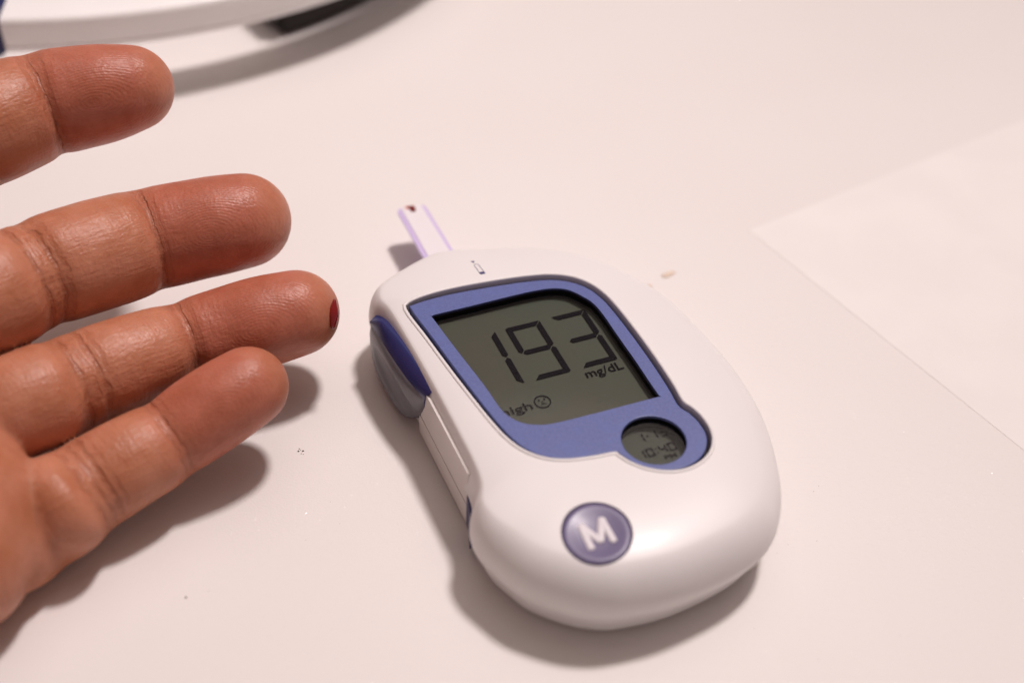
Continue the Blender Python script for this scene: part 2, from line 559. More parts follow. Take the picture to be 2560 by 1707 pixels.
def seven_seg(ch, x0, x1, y0, y1, t, g):
    """polygons of a seven-segment figure"""
    ym = (y0 + y1) / 2
    S = {
        'a': [(x0 + g, y1), (x1 - g, y1), (x1 - t - g * .4, y1 - t), (x0 + t + g * .4, y1 - t)],
        'd': [(x0 + g, y0), (x0 + t + g * .4, y0 + t), (x1 - t - g * .4, y0 + t), (x1 - g, y0)],
        'b': [(x1, y1 - g), (x1, ym + t * .42 + g), (x1 - t * .45, ym + g), (x1 - t, ym + t * .55 + g), (x1 - t, y1 - t - g)],
        'c': [(x1, y0 + g), (x1 - t, y0 + t + g), (x1 - t, ym - t * .55 - g), (x1 - t * .45, ym - g), (x1, ym - t * .42 - g)],
        'f': [(x0, y1 - g), (x0 + t, y1 - t - g), (x0 + t, ym + t * .55 + g), (x0 + t * .45, ym + g), (x0, ym + t * .42 + g)],
        'e': [(x0, y0 + g), (x0, ym - t * .42 - g), (x0 + t * .45, ym - g), (x0 + t, ym - t * .55 - g), (x0 + t, y0 + t + g)],
        'g': [(x0 + t * .55 + g, ym), (x0 + t + g, ym + t * .5), (x1 - t - g, ym + t * .5), (x1 - t * .55 - g, ym), (x1 - t - g, ym - t * .5), (x0 + t + g, ym - t * .5)],
    }
    use = {'0': 'abcdef', '1': 'bc', '3': 'abgcd', '4': 'fgbc', '9': 'abcdfg', '-': 'g'}[ch]
    return [S[u] for u in use]

def build_meter():
    root = empty('glucose_meter', METER_AT, METER_ANGLE)
    tag(root, 'white oval blood glucose meter with blue screen frame showing 193', 'glucose meter')
    bez = resample(catmull(BEZ, 10), 220)
    win = resample(catmull(WIN, 10), 200)
    clk = circle2d(CLK[0], CLK[1], CLK[2])
    me = body_mesh()
    bv0 = BVHTree.FromPolygons([v.co.copy() for v in me.vertices], [tuple(p.vertices) for p in me.polygons])
    def top(x, y):
        h = bv0.ray_cast(Vector((x, y, 40)), Vector((0, 0, -1)))
        return h[0].z, h[1]
    cut1 = prism(offset2d(bez, .32), 12.0, 30)
    cut2 = prism(circle2d(BTN[0], BTN[1], BTN[2] + .12), 13.2, 30)
    me = boolean(me, [cut1, cut2])
    finish('body', me, 'white', root, angle=38)
    # rounded lip round the screen pocket
    lip = offset2d(bez, .62)
    lp = np.array([(q[0], q[1], top(*q)[0] - .10) for q in lip])
    finish('pocket_lip', tube(lp, .33, True, 10), 'white', root, angle=None)
    # blue frame with the two openings
    fr = flat_curve([offset2d(bez, -.50), offset2d(win, .14), circle2d(CLK[0], CLK[1], CLK[2] + .14)], .30, .15, 3, BEZ_Z - .30)
    skirt = wall(offset2d(bez, -.36), 12.1, BEZ_Z - .3)
    frame = finish('screen_frame', fr, 'bezel', root, angle=40)
    finish('frame_skirt', skirt, 'navy', frame, angle=40)
    # dark walls below the openings
    ln = join([wall(win, LCD_Z - .05, BEZ_Z - .32), wall(clk, CLK_Z - .05, BEZ_Z - .32)])
    finish('window_liner', ln, 'black', root, angle=30)
    # the liquid crystal panels
    lcd = finish('screen', flat_curve([offset2d(win, .2)], .25, 0, 0, LCD_Z - .25), 'lcd', root, smooth=False)
    small = finish('clock_screen', flat_curve([offset2d(clk, .15)], .25, 0, 0, CLK_Z - .25), 'lcd_small', root, smooth=False)
    tag(small, 'small round clock screen reading 1-13 10:40 PM')
    tag(lcd, 'large grey screen reading 193 mg/dL high')
    DZ = LCD_Z + .16
    CZ = CLK_Z + .14
    ink = lambda me, dx, dy: (me.transform(Matrix.Translation((dx, dy, 0))), me)[1]
    MAIN, CLOCK = (.02, .25), (.30, .55)
    for ch, x0, x1 in (('1', -14.6, -8.35), ('9', -6.45, -.12), ('3', 2.02, 8.38)):
        polys = seven_seg(ch, x0, x1, 2.38, 15.65, .98, .11)
        o = finish('digit', ink(join([prism(np.array(p), DZ, DZ + .03) for p in polys]), *MAIN), 'ink', lcd, smooth=False)
    finish('unit_text', ink(fit_box(text_mesh('mg/dL', 2.4, .015, .006), 1.75, 8.45, -.60, 1.80, DZ), *MAIN), 'ink', lcd, smooth=False)
    finish('high_text', ink(fit_box(text_mesh('high', 2.2, .015, .012), -14.55, -9.25, -3.95, -1.75, DZ), *MAIN), 'ink', lcd, smooth=False)
    fc = np.array((-7.3, -2.42))
    parts = [tube([(fc[0] + 1.3 * math.cos(a), fc[1] + 1.3 * math.sin(a), DZ) for a in np.linspace(0, 2 * math.pi, 40, endpoint=False)], .11, True, 6, .2),
             tube([(fc[0] + .5 * math.cos(a), fc[1] - .95 + .5 * math.sin(a), DZ) for a in np.linspace(.5, math.pi - .5, 12)], .07, False, 6, .2),
             tube([(fc[0] + .02, fc[1] + .18, DZ), (fc[0] - .1, fc[1] - .1, DZ), (fc[0] + .12, fc[1] - .1, DZ)], .04, False, 6, .2)]
    for dx in (-.48, .48):
        parts.append(prism(np.array([(fc[0] + dx + .13 * math.cos(a), fc[1] + .42 + .22 * math.sin(a)) for a in np.linspace(0, 2 * math.pi, 14, endpoint=False)]), DZ, DZ + .03))
    finish('sad_face_icon', ink(join(parts), *MAIN), 'ink', lcd, smooth=False)
    for ch, x0, x1, y0, y1 in (('1', 3.3, 4.5, -15.65, -13.85), ('-', 4.7, 5.5, -15.65, -13.85), ('1', 5.5, 6.72, -15.65, -13.85), ('3', 7.1, 8.25, -15.75, -13.8),
                               ('1', 1.9, 3.05, -18.8, -17.1), ('0', 3.35, 4.62, -18.85, -17.1), ('4', 5.55, 6.8, -18.85, -17.15), ('0', 7.1, 8.4, -18.9, -17.15)):
        polys = seven_seg(ch, x0, x1, y0, y1, .30, .03)
        finish('clock_digit', ink(join([prism(np.array(p), CZ, CZ + .03) for p in polys]), *CLOCK), 'ink', small, smooth=False)
    finish('clock_colon', ink(join([prism(circle2d(5.1, y, .15, 10), CZ, CZ + .03) for y in (-17.6, -18.4)]), *CLOCK), 'ink', small, smooth=False)
    finish('pm_text', ink(fit_box(text_mesh('PM', 1.0, .015, .01), 5.6, 7.6, -20.15, -19.3, CZ), *CLOCK), 'ink', small, smooth=False)
    # clear panes
    finish('window_pane', flat_curve([offset2d(win, .02)], .02, 0, 0, BEZ_Z - .85), 'pane', root, smooth=False)
    finish('clock_pane', flat_curve([offset2d(clk, .02)], .02, 0, 0, BEZ_Z - .85), 'pane', root, smooth=False)
    # memory button, a shallow dish with a raised white M
    bz, bn = top(BTN[0], BTN[1])
    rot = Vector((0, 0, 1)).rotation_difference(bn).to_matrix().to_4x4()
    tf = Matrix.Translation((BTN[0], BTN[1], bz)) @ rot
    V, Fc, ns = [], [], 72
    prof = [(4.94, -2.5), (4.94, -.45), (4.86, -.32), (4.66, -.26), (4.45, -.22), (4.1, -.25), (3.4, -.36), (2.4, -.50), (1.2, -.58), (.3, -.60)]
    for r, z in prof:
        for i in range(ns):
            a = 2 * math.pi * i / ns
            V.append((r * math.cos(a), r * math.sin(a), z))
    for k in range(len(prof) - 1):
        for i in range(ns):
            j = (i + 1) % ns
            Fc.append((k * ns + i, k * ns + j, (k + 1) * ns + j, (k + 1) * ns + i))
    Fc.append(tuple((len(prof) - 1) * ns + i for i in range(ns)))
    me = fix_normals(pydata(V, Fc)); me.transform(tf)
    b = finish('memory_button', me, 'button', root, angle=50)
    tag(b, 'round purple button with a white letter M')
    strokes = []
    mp = [(-1.72, -2.0), (-1.62, 1.95), (0, -1.3), (1.62, 1.95), (1.72, -2.0)]
    for p, q in zip(mp[:-1], mp[1:]):
        L = [np.array((p[0] + (q[0] - p[0]) * t, p[1] + (q[1] - p[1]) * t)) for t in np.linspace(0, 1, 8)]
        pts = [(v[0], v[1], -.52 + .012 * (v[0] ** 2 + v[1] ** 2)) for v in L]
        d = np.array(pts[-1]) - np.array(pts[0]); d /= np.linalg.norm(d)
        pts = [np.array(pts[0]) - d * .25] + pts + [np.array(pts[-1]) + d * .25]
        strokes.append(tube(pts, [.3] + [.54] * 8 + [.3], False, 12, .28))
    me = join(strokes); me.transform(tf)
    finish('letter', me, 'letter', b, angle=None)
    # printed strip symbol on the casing
    def drape(pts2, name_list):
        pass
    def printed(P):
        P = np.array(P)
        h = .03
        V = [(p[0], p[1], top(*p)[0] + h) for p in P]
        return pydata(V, [tuple(range(len(P)))])
    sym = [printed([(-6.5, 32.25), (-5.8, 32.2), (-6.12, 31.55)]),
           printed([(-6.25, 28.6), (-5.42, 28.6), (-5.36, 27.85), (-6.2, 27.85)])]
    ol = [(-6.25, 28.0), (-6.36, 30.7), (-6.25, 31.05), (-5.95, 31.15), (-5.65, 31.05), (-5.55, 30.7), (-5.40, 28.0)]
    sym.append(tube([(q[0], q[1], top(*q)[0] + .02) for q in resample(np.array(ol), 26, False)], .055, False, 6, .3))
    finish('strip_symbol', join(sym), 'print', root, angle=None)
    # side: ejector button, panel, seam and slot
    T0 = [(-24.0, 28.6, 13.2), (-23.6, 24, 13.4), (-23.0, 20, 13.5), (-22.4, 14, 13.6), (-22.0, 9, 13.6), (-21.8, 5.6, 13.6)]
    T1 = [(-26.6, 27.6, 12.2), (-25.5, 24.8, 14.0), (-24.5, 20.3, 14.35), (-23.8, 15.6, 14.45), (-23.2, 10.6, 14.45), (-22.9, 5.5, 14.4)]
    T2 = [(-26.6, 27.6, 11.2), (-26.3, 23.5, 12.4), (-25.9, 19.0, 12.6), (-25.3, 13.8, 12.6), (-24.7, 10.0, 12.6), (-24.1, 6.4, 12.5)]
    T3 = [(-26.5, 28.6, 9.2), (-26.9, 23.8, 9.4), (-26.7, 18.6, 9.4), (-26.1, 13.6, 9.3), (-25.2, 9.6, 9.2), (-23.9, 7.4, 9.2)]
    T4 = [(-26.4, 29.4, 7.0), (-26.9, 24.4, 5.5), (-26.6, 19.0, 4.8), (-26.1, 14.6, 4.6), (-25.2, 11.2, 4.8), (-23.9, 9.6, 5.2)]
    T5 = [(-26.0, 29.8, 5.5), (-26.6, 25.0, 2.8), (-26.2, 19.5, 1.7), (-25.6, 15.3, 1.5), (-24.8, 13.2, 1.9), (-23.9, 11.5, 3.0)]
    T6 = [(-24.5, 29.0, 5.0), (-24.2, 24.6, 2.4), (-24.0, 19.2, 1.3), (-23.8, 15.0, 1.1), (-23.6, 13.0, 1.6), (-23.2, 11.2, 2.8)]
    rows = np.array([catmull(r, 10, False) for r in (T0, T1, T2, T3, T4, T5, T6)])
    grid = np.array([catmull(rows[:, c], 8, False) for c in range(rows.shape[1])])   # cols x dense rows
    # crisp edge between the top strip and the thumb side, shallow dish in the side
    G = grid.copy()
    for c in range(G.shape[0]):
        for r in range(G.shape[1]):
            x, y, z = G[c, r]
            if 10 <= r <= 46:
                yc = 16.5
                e = ((y - yc) / 8.6) ** 2 + ((z - 6.8 - .16 * (y - yc)) / 3.4) ** 2
                if e < 1: G[c, r, 0] += .95 * (1 - e) ** .8
    nc, nr = G.shape[:2]
    Fc = [(c * nr + r, (c + 1) * nr + r, (c + 1) * nr + r + 1, c * nr + r + 1) for c in range(nc - 1) for r in range(nr - 1)]
    base = nc * nr
    V = [tuple(q) for q in G.reshape(-1, 3)]
    # close the far and near ends towards the body
    for c in (0, nc - 1):
        ctr = G[c].mean(0) + np.array((2.2, 0, 0))
        V.append(tuple(ctr)); k = len(V) - 1
        for r in range(nr - 1): Fc.append((c * nr + r, c * nr + r + 1, k))
    me = fix_normals(pydata(V, Fc))
    o = finish('ejector_button', me, 'navy', root, angle=38)
    tag(o, 'navy blue thumb button on the side of the meter')
    # the thumb pad below the navy strip is a slate grey skin
    PADR = range(17, nr - 5)
    V2 = []
    Nn = np.cross(np.gradient(G, axis=0), np.gradient(G, axis=1)); Nn /= np.linalg.norm(Nn, axis=2)[:, :, None] + 1e-9
    if Nn[nc // 2, nr // 2, 0] > 0: Nn = -Nn
    for c in range(nc):
        for r in PADR:
            e = min(1, (r - 17) / 2, (nr - 6 - r) / 2, c / 3, (nc - 1 - c) / 3)
            V2.append(G[c, r] + Nn[c, r] * (.22 * e - .05))
    m2 = len(PADR)
    F2 = [(c * m2 + r, (c + 1) * m2 + r, (c + 1) * m2 + r + 1, c * m2 + r + 1) for c in range(nc - 1) for r in range(m2 - 1)]
    finish('thumb_pad', fix_normals(pydata(V2, F2)), 'slate', o, angle=60)
    pl = [(-23.75, 7.0, 0), (-23.45, -11.2, 0)]
    def side_plate(name, v0, v1, z0, z1, proud, mat, thick=.6):
        u0 = -24.05 + (8 - v0) * .02; u1 = -24.05 + (8 - v1) * .02
        me = prism(np.array([(u0 + .35 - proud, v0), (u1 + .35 - proud, v1), (u1 + .35 - proud + thick, v1), (u0 + .35 - proud + thick, v0)]), z0, z1)
        return finish(name, me, mat, root, smooth=False)
    side_plate('side_panel', 9.0, -11.6, 5.75, 13.2, .22, 'lower')
    side_plate('side_seam', 9.0, -12.2, 5.4, 5.75, .06, 'seam')
    side_plate('lower_rail', 10.0, -12.6, 1.2, 5.4, .20, 'lower')
    sl = prism(np.array([(-25.0, -16.6), (-23.95, -13.2), (-23.75, -11.8), (-22.6, -12.0), (-23.0, -16.0)]), 1.8, 8.6)
    finish('lancet_slot', sl, 'navy', root, smooth=False)
    return root
build_meter()

# ================================================================ TEST STRIP
def build_strip():
    root = empty('test_strip', METER_AT, METER_ANGLE)
    tag(root, 'thin lilac-edged white test strip with blood on its tip in the meter', 'test strip')
    Z = 7.5
    out = [(-10.55, 36), (-10.72, 61.2), (-10.3, 62.0), (-9.4, 62.35), (-5.9, 62.1), (-5.05, 61.7), (-4.85, 60.8), (-4.45, 36)]
    finish('strip_base', prism(np.array(out), Z, Z + .38), 'lilac', root, smooth=False)
    film = [(-9.6, 36), (-9.75, 61.9), (-9.1, 62.3), (-6.3, 62.13), (-5.6, 61.8), (-5.1, 36)]
    finish('film', prism(np.array(film), Z + .38, Z + .52), 'strip', root, smooth=False)
    bl = [(-8.35, 62.2), (-7.30, 62.1), (-7.05, 60.9), (-7.4, 60.1), (-8.1, 60.2), (-8.3, 61.2)]
    o = finish('blood_mark', prism(np.array(bl), Z + .52, Z + .62), 'dryblood', root, smooth=False)
    tag(o, 'dark red blood drawn into the strip tip')
    finish('red_window', prism(np.array([(-9.0, 62.28), (-7.0, 62.15), (-7.1, 61.3), (-8.8, 61.5)]), Z + .52, Z + .57), 'redfilm', root, smooth=False)
build_strip()

# ================================================================ HAND
FING = {
'index': [(-66.6, 176.27, 41.88, 7.14), (-71.12, 174.58, 41.52, 8.13), (-75.75, 172.95, 41.22, 8.53), (-79.96, 171.29, 40.89, 8.85), (-83.45, 168.35, 40.65, 9.12), (-86.78, 165.35, 40.33, 9.32), (-90.7, 162.02, 39.65, 9.29), (-95.48, 155.32, 38.26, 9.38), (-99.8, 146.57, 34.64, 9.45)],
'middle': [(-47.29, 165.02, 23.69, 8.11), (-51.5, 163.51, 23.52, 8.45), (-55.66, 161.96, 23.31, 8.55), (-62.67, 158.97, 23.0, 8.84), (-66.45, 155.47, 23.63, 9.07), (-70.02, 152.06, 24.34, 9.08), (-75.77, 146.23, 25.39, 8.92), (-81.4, 139.77, 25.74, 8.96), (-85.25, 135.09, 25.07, 9.21), (-90.52, 131.01, 22.09, 9.63)],
'ring': [(-36.66, 151.62, 14.98, 7.29), (-42.33, 149.62, 14.28, 7.7), (-47.88, 147.66, 13.48, 7.51), (-54.03, 144.41, 13.66, 6.99), (-58.41, 140.74, 14.2, 7.3), (-61.73, 137.74, 14.85, 7.42), (-67.12, 132.7, 15.37, 7.88), (-73.7, 126.33, 16.26, 7.86), (-77.99, 121.89, 16.74, 8.09), (-82.19, 118.68, 16.04, 8.72)],
'little': [(-41.23, 133.42, 15.11, 6.39), (-44.32, 131.12, 14.08, 6.7), (-48.01, 128.45, 12.64, 6.8), (-51.59, 125.32, 11.44, 6.55), (-54.63, 122.64, 10.94, 6.89), (-57.55, 120.13, 10.62, 7.03), (-62.16, 115.76, 10.0, 7.38), (-65.52, 112.45, 9.34, 7.74), (-68.67, 109.64, 8.5, 8.32), (-71.94, 107.71, 8.13, 9.03), (-75.57, 106.94, 7.78, 9.52)],
'thumb': [(-112, 178, 92, 8.2), (-116, 172, 84, 9.2), (-121, 164, 74, 9.6), (-125, 155, 64, 9.8), (-128, 143, 52, 11.0), (-128, 128, 42, 13.0), (-128, 112, 32, 15.0)],
}
# palm creases: distance from the tip centre (mm), depth (mm), width (mm)
CREASE = {
'index': [(15.0, .85, .65), (13.6, .22, .4), (34, .8, .7)],
'middle': [(16.2, .75, .75), (17.7, .35, .4), (35.2, .9, .6), (38.2, .7, .55), (39.8, .3, .45), (50, .8, .8)],
'ring': [(18.6, .80, .65), (20.5, .55, .5), (36.0, .7, .6), (38.8, .75, .65), (40.4, .3, .5), (52.5, .8, .8)],
'little': [(14.2, .60, .5), (15.7, .45, .45), (26.9, .45, .5), (28.3, .60, .5), (29.8, .40, .5), (37.6, 1.0, .8)],
'thumb': [(18, .8, .7), (40, .8, .8)],
}
PADS = {'index': [(4, 5, .5), (24, 6, .9)], 'middle': [(4, 6, .6), (26, 6, .7), (45, 5, 1.0)], 'ring': [(6, 6, .6), (28, 6, .6), (46, 5, 1.1)], 'little': [(4, 5, .4), (21, 4, .5), (33.2, 3.2, 1.2)], 'thumb': [(4, 7, .8)]}
STEP = {'middle': (38.0, .9), 'ring': (39.2, .9), 'little': (29.6, .6), 'index': (35.0, .7)}
CAMV = np.array((0, 0, 150.0))
PALM = [((-76.0, 108.6, 13.4), 9.3, (-75.7, 99.4, 10.4), 9.4), ((-79.0, 103.5, 12.2), 11.2, (-146, 80, 24), 16), ((-84, 117.5, 17.0), 10.5, (-145, 86, 25), 15), ((-90, 129, 24), 11, (-143, 92, 27), 15), ((-98.5, 143, 35.5), 10.5, (-140, 99, 30), 16),
        ((-145, 90, 26), 19, (-215, 45, 30), 25)]

class Finger:
    def __init__(s, name):
        s.name = name
        P = catmull(FING[name], 12, False)
        d = np.r_[0, np.cumsum(np.linalg.norm(np.diff(P[:, :3], axis=0), axis=1))]
        n = int(d[-1] / .45)
        u = np.linspace(0, d[-1], n)
        s.P = np.stack([np.interp(u, d, P[:, i]) for i in range(3)], 1)
        s.r = np.interp(u, d, P[:, 3])
        s.s = u
        T = np.gradient(s.P, axis=0)
        s.T = T / np.linalg.norm(T, axis=1)[:, None]
        v = CAMV - s.P
        v = v - np.sum(v * s.T, 1)[:, None] * s.T
        s.N = v / np.linalg.norm(v, axis=1)[:, None]
        s.B = np.cross(s.T, s.N)
        m = 12
        s.lo = s.P.min(0) - m; s.hi = s.P.max(0) + m
    def eval(s, X, full=False):
        out = np.empty(len(X)); uvs = np.empty((len(X), 4))
        for a in range(0, len(X), 40000):
            x = X[a:a + 40000]
            d2 = ((x ** 2).sum(1)[:, None] + (s.P ** 2).sum(1)[None] - 2 * x @ s.P.T)
            dist = np.sqrt(np.maximum(d2, 0)) - s.r[None]
            i = dist.argmin(1)
            w = x - s.P[i]
            t = (w * s.T[i]).sum(1)
            cl = np.clip(t, -2.0, 2.0)
            inside = (i > 0) & (i < len(s.s) - 1)
            wg = np.exp((dist.min(1)[:, None] - dist) / .22)
            sw = (wg @ s.s) / wg.sum(1)
            sl = np.where(inside, sw, s.s[i] + t)
            n_ = (w * s.N[i]).sum(1); b_ = (w * s.B[i]).sum(1)
            rad = np.sqrt(n_ ** 2 + b_ ** 2 + np.where(inside, 0, t ** 2)) + 1e-6
            r = np.interp(sl, s.s, s.r)
            dd = np.where(inside, dist[np.arange(len(i)), i], np.linalg.norm(w, axis=1) - s.r[i])
            c = n_ / rad
            pal = np.clip((c + .35) / 1.0, 0, 1); pal = pal * pal * (3 - 2 * pal)
            for p0, wd, am in PADS[s.name]:
                dd = dd - am * np.exp(-((sl - p0) / wd) ** 2) * np.clip(c, 0, 1) ** 1.2
            if s.name in STEP:
                p0, am = STEP[s.name]
                h_ = np.clip((sl - p0) / 2.6, 0, 1)
                dd = dd - am * h_ * h_ * (3 - 2 * h_) * np.exp(-np.maximum(sl - p0 - 3, 0) / 9) * np.clip(c + .1, 0, 1)
            for p0, de, wd in CREASE[s.name]:
                ph = .25 * np.sin(b_ * .9 + p0)
                g = np.exp(-((sl - p0 - ph) / (wd * 1.75)) ** 2) * de * .72 + .30 * de * np.exp(-((sl - p0) / 2.4) ** 2)
                dd = dd + g * pal + (.26 * de * np.exp(-((sl - p0) / 1.5) ** 2) if de > .75 else 0)
            out[a:a + 40000] = dd
            if full:
                uvs[a:a + 40000] = np.stack([sl + 6.5, np.arctan2(b_, n_) * r, c, r], 1)
        return (out, uvs) if full else out

def smin(a, b, k):
    h = np.clip(.5 + .5 * (b - a) / k, 0, 1)
    return b * (1 - h) + a * h - k * h * (1 - h)

def cone(X, a, ra, b, rb):
    a, b = np.array(a, float), np.array(b, float)
    ab = b - a
    t = np.clip(((X - a) @ ab) / (ab @ ab), 0, 1)
    return np.linalg.norm(X - a - t[:, None] * ab, axis=1) - (ra + (rb - ra) * t)

def build_hand():
    fingers = [Finger(n) for n in FING]
    vox = .56
    lo = np.array((-232., 18., -2.)); hi = np.array((-24., 190., 106.))
    dim = np.ceil((hi - lo) / vox).astype(int) + 1
    D = np.full(dim, 6.0, np.float32)
    ax = [lo[i] + np.arange(dim[i]) * vox for i in range(3)]
    def sub(l, h):
        a = np.maximum(((np.array(l) - lo) / vox).astype(int), 0)
        b = np.minimum(((np.array(h) - lo) / vox).astype(int) + 1, dim)
        sl = tuple(slice(a[i], b[i]) for i in range(3))
        g = np.stack(np.meshgrid(*[ax[i][sl[i]] for i in range(3)], indexing='ij'), -1).reshape(-1, 3)
        return sl, g
    def palm(X):
        d = None
        for a, ra, b, rb in PALM:
            q = cone(X, a, ra, b, rb)
            d = q if d is None else smin(d, q, 5.0)
        return d
    # palm first, coarse skipping by box
    pl = np.min([np.minimum(a, b) - max(ra, rb) - 6 for a, ra, b, rb in [(np.array(p[0]), p[1], np.array(p[2]), p[3]) for p in PALM]], axis=0)
    ph = np.max([np.maximum(a, b) + max(ra, rb) + 6 for a, ra, b, rb in [(np.array(p[0]), p[1], np.array(p[2]), p[3]) for p in PALM]], axis=0)
    sl, g = sub(pl, ph)
    out = np.empty(len(g), np.float32)
    for a in range(0, len(g), 400000): out[a:a + 400000] = palm(g[a:a + 400000])
    D[sl] = np.minimum(out, 6).reshape(D[sl].shape)
    palmD = D.copy()
    for f in fingers:
        sl, g = sub(f.lo, f.hi)
        # skip voxels far from the finger axis
        d0 = np.full(len(g), 6.0, np.float32)
        cs = f.P[::6]
        near = np.zeros(len(g), bool)
        for c in cs: near |= ((g - c) ** 2).sum(1) < (f.r.max() + 5) ** 2
        d0[near] = f.eval(g[near])
        d0 = d0.reshape(D[sl].shape)
        joined = smin(palmD[sl], d0, 1.1 if f.name != 'thumb' else 7.0)
        D[sl] = smin(D[sl], joined, .4)
    def full(X):
        pd = palm(X)
        d = pd.copy(); U = np.zeros((len(X), 4)); U[:, 0] = 60; best = np.full(len(X), 1e9); who = np.full(len(X), -1)
        for q, f in enumerate(fingers):
            m = np.all((X > f.lo) & (X < f.hi), axis=1)
            if not m.any(): continue
            fd, uv = f.eval(X[m], True)
            d[m] = smin(d[m], smin(pd[m], fd, 1.1 if f.name != 'thumb' else 7.0), .4)
            idx = np.where(m)[0]
            b = fd < best[idx]
            best[idx[b]] = fd[b]; U[idx[b]] = uv[b]; who[idx[b]] = q
        return d, U, who, pd, best
    # surface nets
    S = D < 0
    c8 = [(0, 0, 0), (1, 0, 0), (0, 1, 0), (1, 1, 0), (0, 0, 1), (1, 0, 1), (0, 1, 1), (1, 1, 1)]
    nx, ny, nz = dim - 1
    cnt = np.zeros((nx, ny, nz), np.int8)
    for (a, b, c) in c8: cnt += S[a:a + nx, b:b + ny, c:c + nz]
    act = (cnt > 0) & (cnt < 8)
    ids = np.full((nx, ny, nz), -1, np.int64)
    cells = np.argwhere(act)
    ids[act] = np.arange(len(cells))
    acc = np.zeros((len(cells), 3)); num = np.zeros(len(cells))
    corner = np.stack([D[cells[:, 0] + a, cells[:, 1] + b, cells[:, 2] + c] for (a, b, c) in c8], 1).astype(float)
    for i in range(8):
        for j in range(i + 1, 8):
            if sum(abs(np.array(c8[i]) - np.array(c8[j]))) != 1: continue
            a, b = corner[:, i], corner[:, j]
            m = (a < 0) != (b < 0)
            t = np.where(m, a / np.where(m, a - b, 1), 0)
            p = np.array(c8[i])[None] + t[:, None] * (np.array(c8[j]) - np.array(c8[i]))[None]
            acc[m] += p[m]; num[m] += 1
    V = lo + (cells + acc / num[:, None]) * vox
    faces = []
    for axis in range(3):
        o1, o2 = [(1, 2), (2, 0), (0, 1)][axis]
        sl0 = [slice(1, -1)] * 3; sl0[axis] = slice(0, -1)
        sl1 = [slice(1, -1)] * 3; sl1[axis] = slice(1, None)
        e = S[tuple(sl0)] != S[tuple(sl1)]
        idx = np.argwhere(e)
        off = np.ones(3, int); off[axis] = 0
        idx = idx + off
        ins = S[idx[:, 0], idx[:, 1], idx[:, 2]]
        q = []
        for (a, b) in ((-1, -1), (0, -1), (0, 0), (-1, 0)):
            k = idx.copy(); k[:, o1] += a; k[:, o2] += b
            q.append(ids[k[:, 0], k[:, 1], k[:, 2]])
        q = np.stack(q, 1)
        q[~ins] = q[~ins][:, ::-1]
        faces.append(q)
    Fq = np.concatenate(faces)
    Fq = Fq[(Fq >= 0).all(1)]
    # project on to the exact surface
    for _ in range(2):
        d = full(V)[0]
        e = .12
        gr = np.stack([(full(V + np.eye(3)[i] * e)[0] - full(V - np.eye(3)[i] * e)[0]) / (2 * e) for i in range(3)], 1)
        gl = np.maximum((gr ** 2).sum(1), .25)
        st = np.clip(d / gl, -.4, .4)
        V = V - st[:, None] * gr
    d, U, who, pd, best = full(V)
    me = bpy.data.meshes.new('hand')
    me.vertices.add(len(V)); me.vertices.foreach_set('co', (V).astype(np.float32).ravel())
    me.loops.add(Fq.size); me.loops.foreach_set('vertex_index', Fq.astype(np.int32).ravel())
    me.polygons.add(len(Fq)); me.polygons.foreach_set('loop_start', np.arange(0, Fq.size, 4, dtype=np.int32))
    me.update(calc_edges=True); me.validate()
    bm = bmesh.new(); bm.from_mesh(me)
    for _ in range(4): bmesh.ops.smooth_vert(bm, verts=bm.verts, factor=.5, use_axis_x=True, use_axis_y=True, use_axis_z=True)
    bm.to_mesh(me); bm.free()
    # attributes used by the skin material
    n = len(me.vertices)
    names = list(FING)
    L = {'index': 21.5, 'middle': 22.8, 'ring': 25, 'little': 20.5, 'thumb': 24}
    tip = np.zeros(n); cr = np.zeros(n)
    for q, nm in enumerate(names):
        m = who == q
        s_ = U[:, 0] - 6.5
        tip[m] = np.clip((L[nm] - 6.0 - s_[m]) / 9.0 + .5, 0, 1)
        tip[m] *= np.clip((s_[m] + 7.0) / 6.5, .3, 1)
        for p0, de, wd in CREASE[nm]:
            cr[m] = np.maximum(cr[m], np.exp(-((s_[m] - p0) / (wd * .8)) ** 2) * min(1, de * 1.1))
    inpalm = pd < best
    cr[inpalm] = 0
    uv = np.stack([U[:, 0], U[:, 1] + 4.0 * who, U[:, 1]], 1)
    uv[inpalm] = np.stack([V[inpalm, 0] * .8, V[inpalm, 1], np.zeros(inpalm.sum())], 1) + np.array((160, 0, 0))
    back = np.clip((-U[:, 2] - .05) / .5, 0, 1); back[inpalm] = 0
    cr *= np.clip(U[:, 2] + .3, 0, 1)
    cp = np.full((n, 3), 5.0)
    for q, nm in enumerate(names):
        m = (who == q) & ~inpalm
        d0, p0 = {'index': (15.0, 34), 'middle': (16.2, 35.2), 'ring': (18.6, 36.0), 'little': (14.2, 26.9), 'thumb': (18, 60)}[nm]
        cp[m, 0] = np.clip(U[m, 0] - 6.5 - d0, -5, 5); cp[m, 1] = np.clip(U[m, 0] - 6.5 - p0, -5, 5)
    cp[:, 2] = np.clip(U[:, 2] + .55, 0, 1); cp[inpalm, 2] = 0
    a = me.attributes.new('crease_pos', 'FLOAT_VECTOR', 'POINT'); a.data.foreach_set('vector', cp.astype(np.float32).ravel())
    a = me.attributes.new('finger_uv', 'FLOAT_VECTOR', 'POINT'); a.data.foreach_set('vector', uv.astype(np.float32).ravel())
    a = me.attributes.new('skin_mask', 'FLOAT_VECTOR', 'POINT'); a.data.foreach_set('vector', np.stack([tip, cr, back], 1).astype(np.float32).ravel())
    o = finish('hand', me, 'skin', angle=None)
    tag(o, 'open left hand palm up, four bare fingers spread beside the meter', 'hand')
    return o, full
hand, hand_sdf = build_hand()

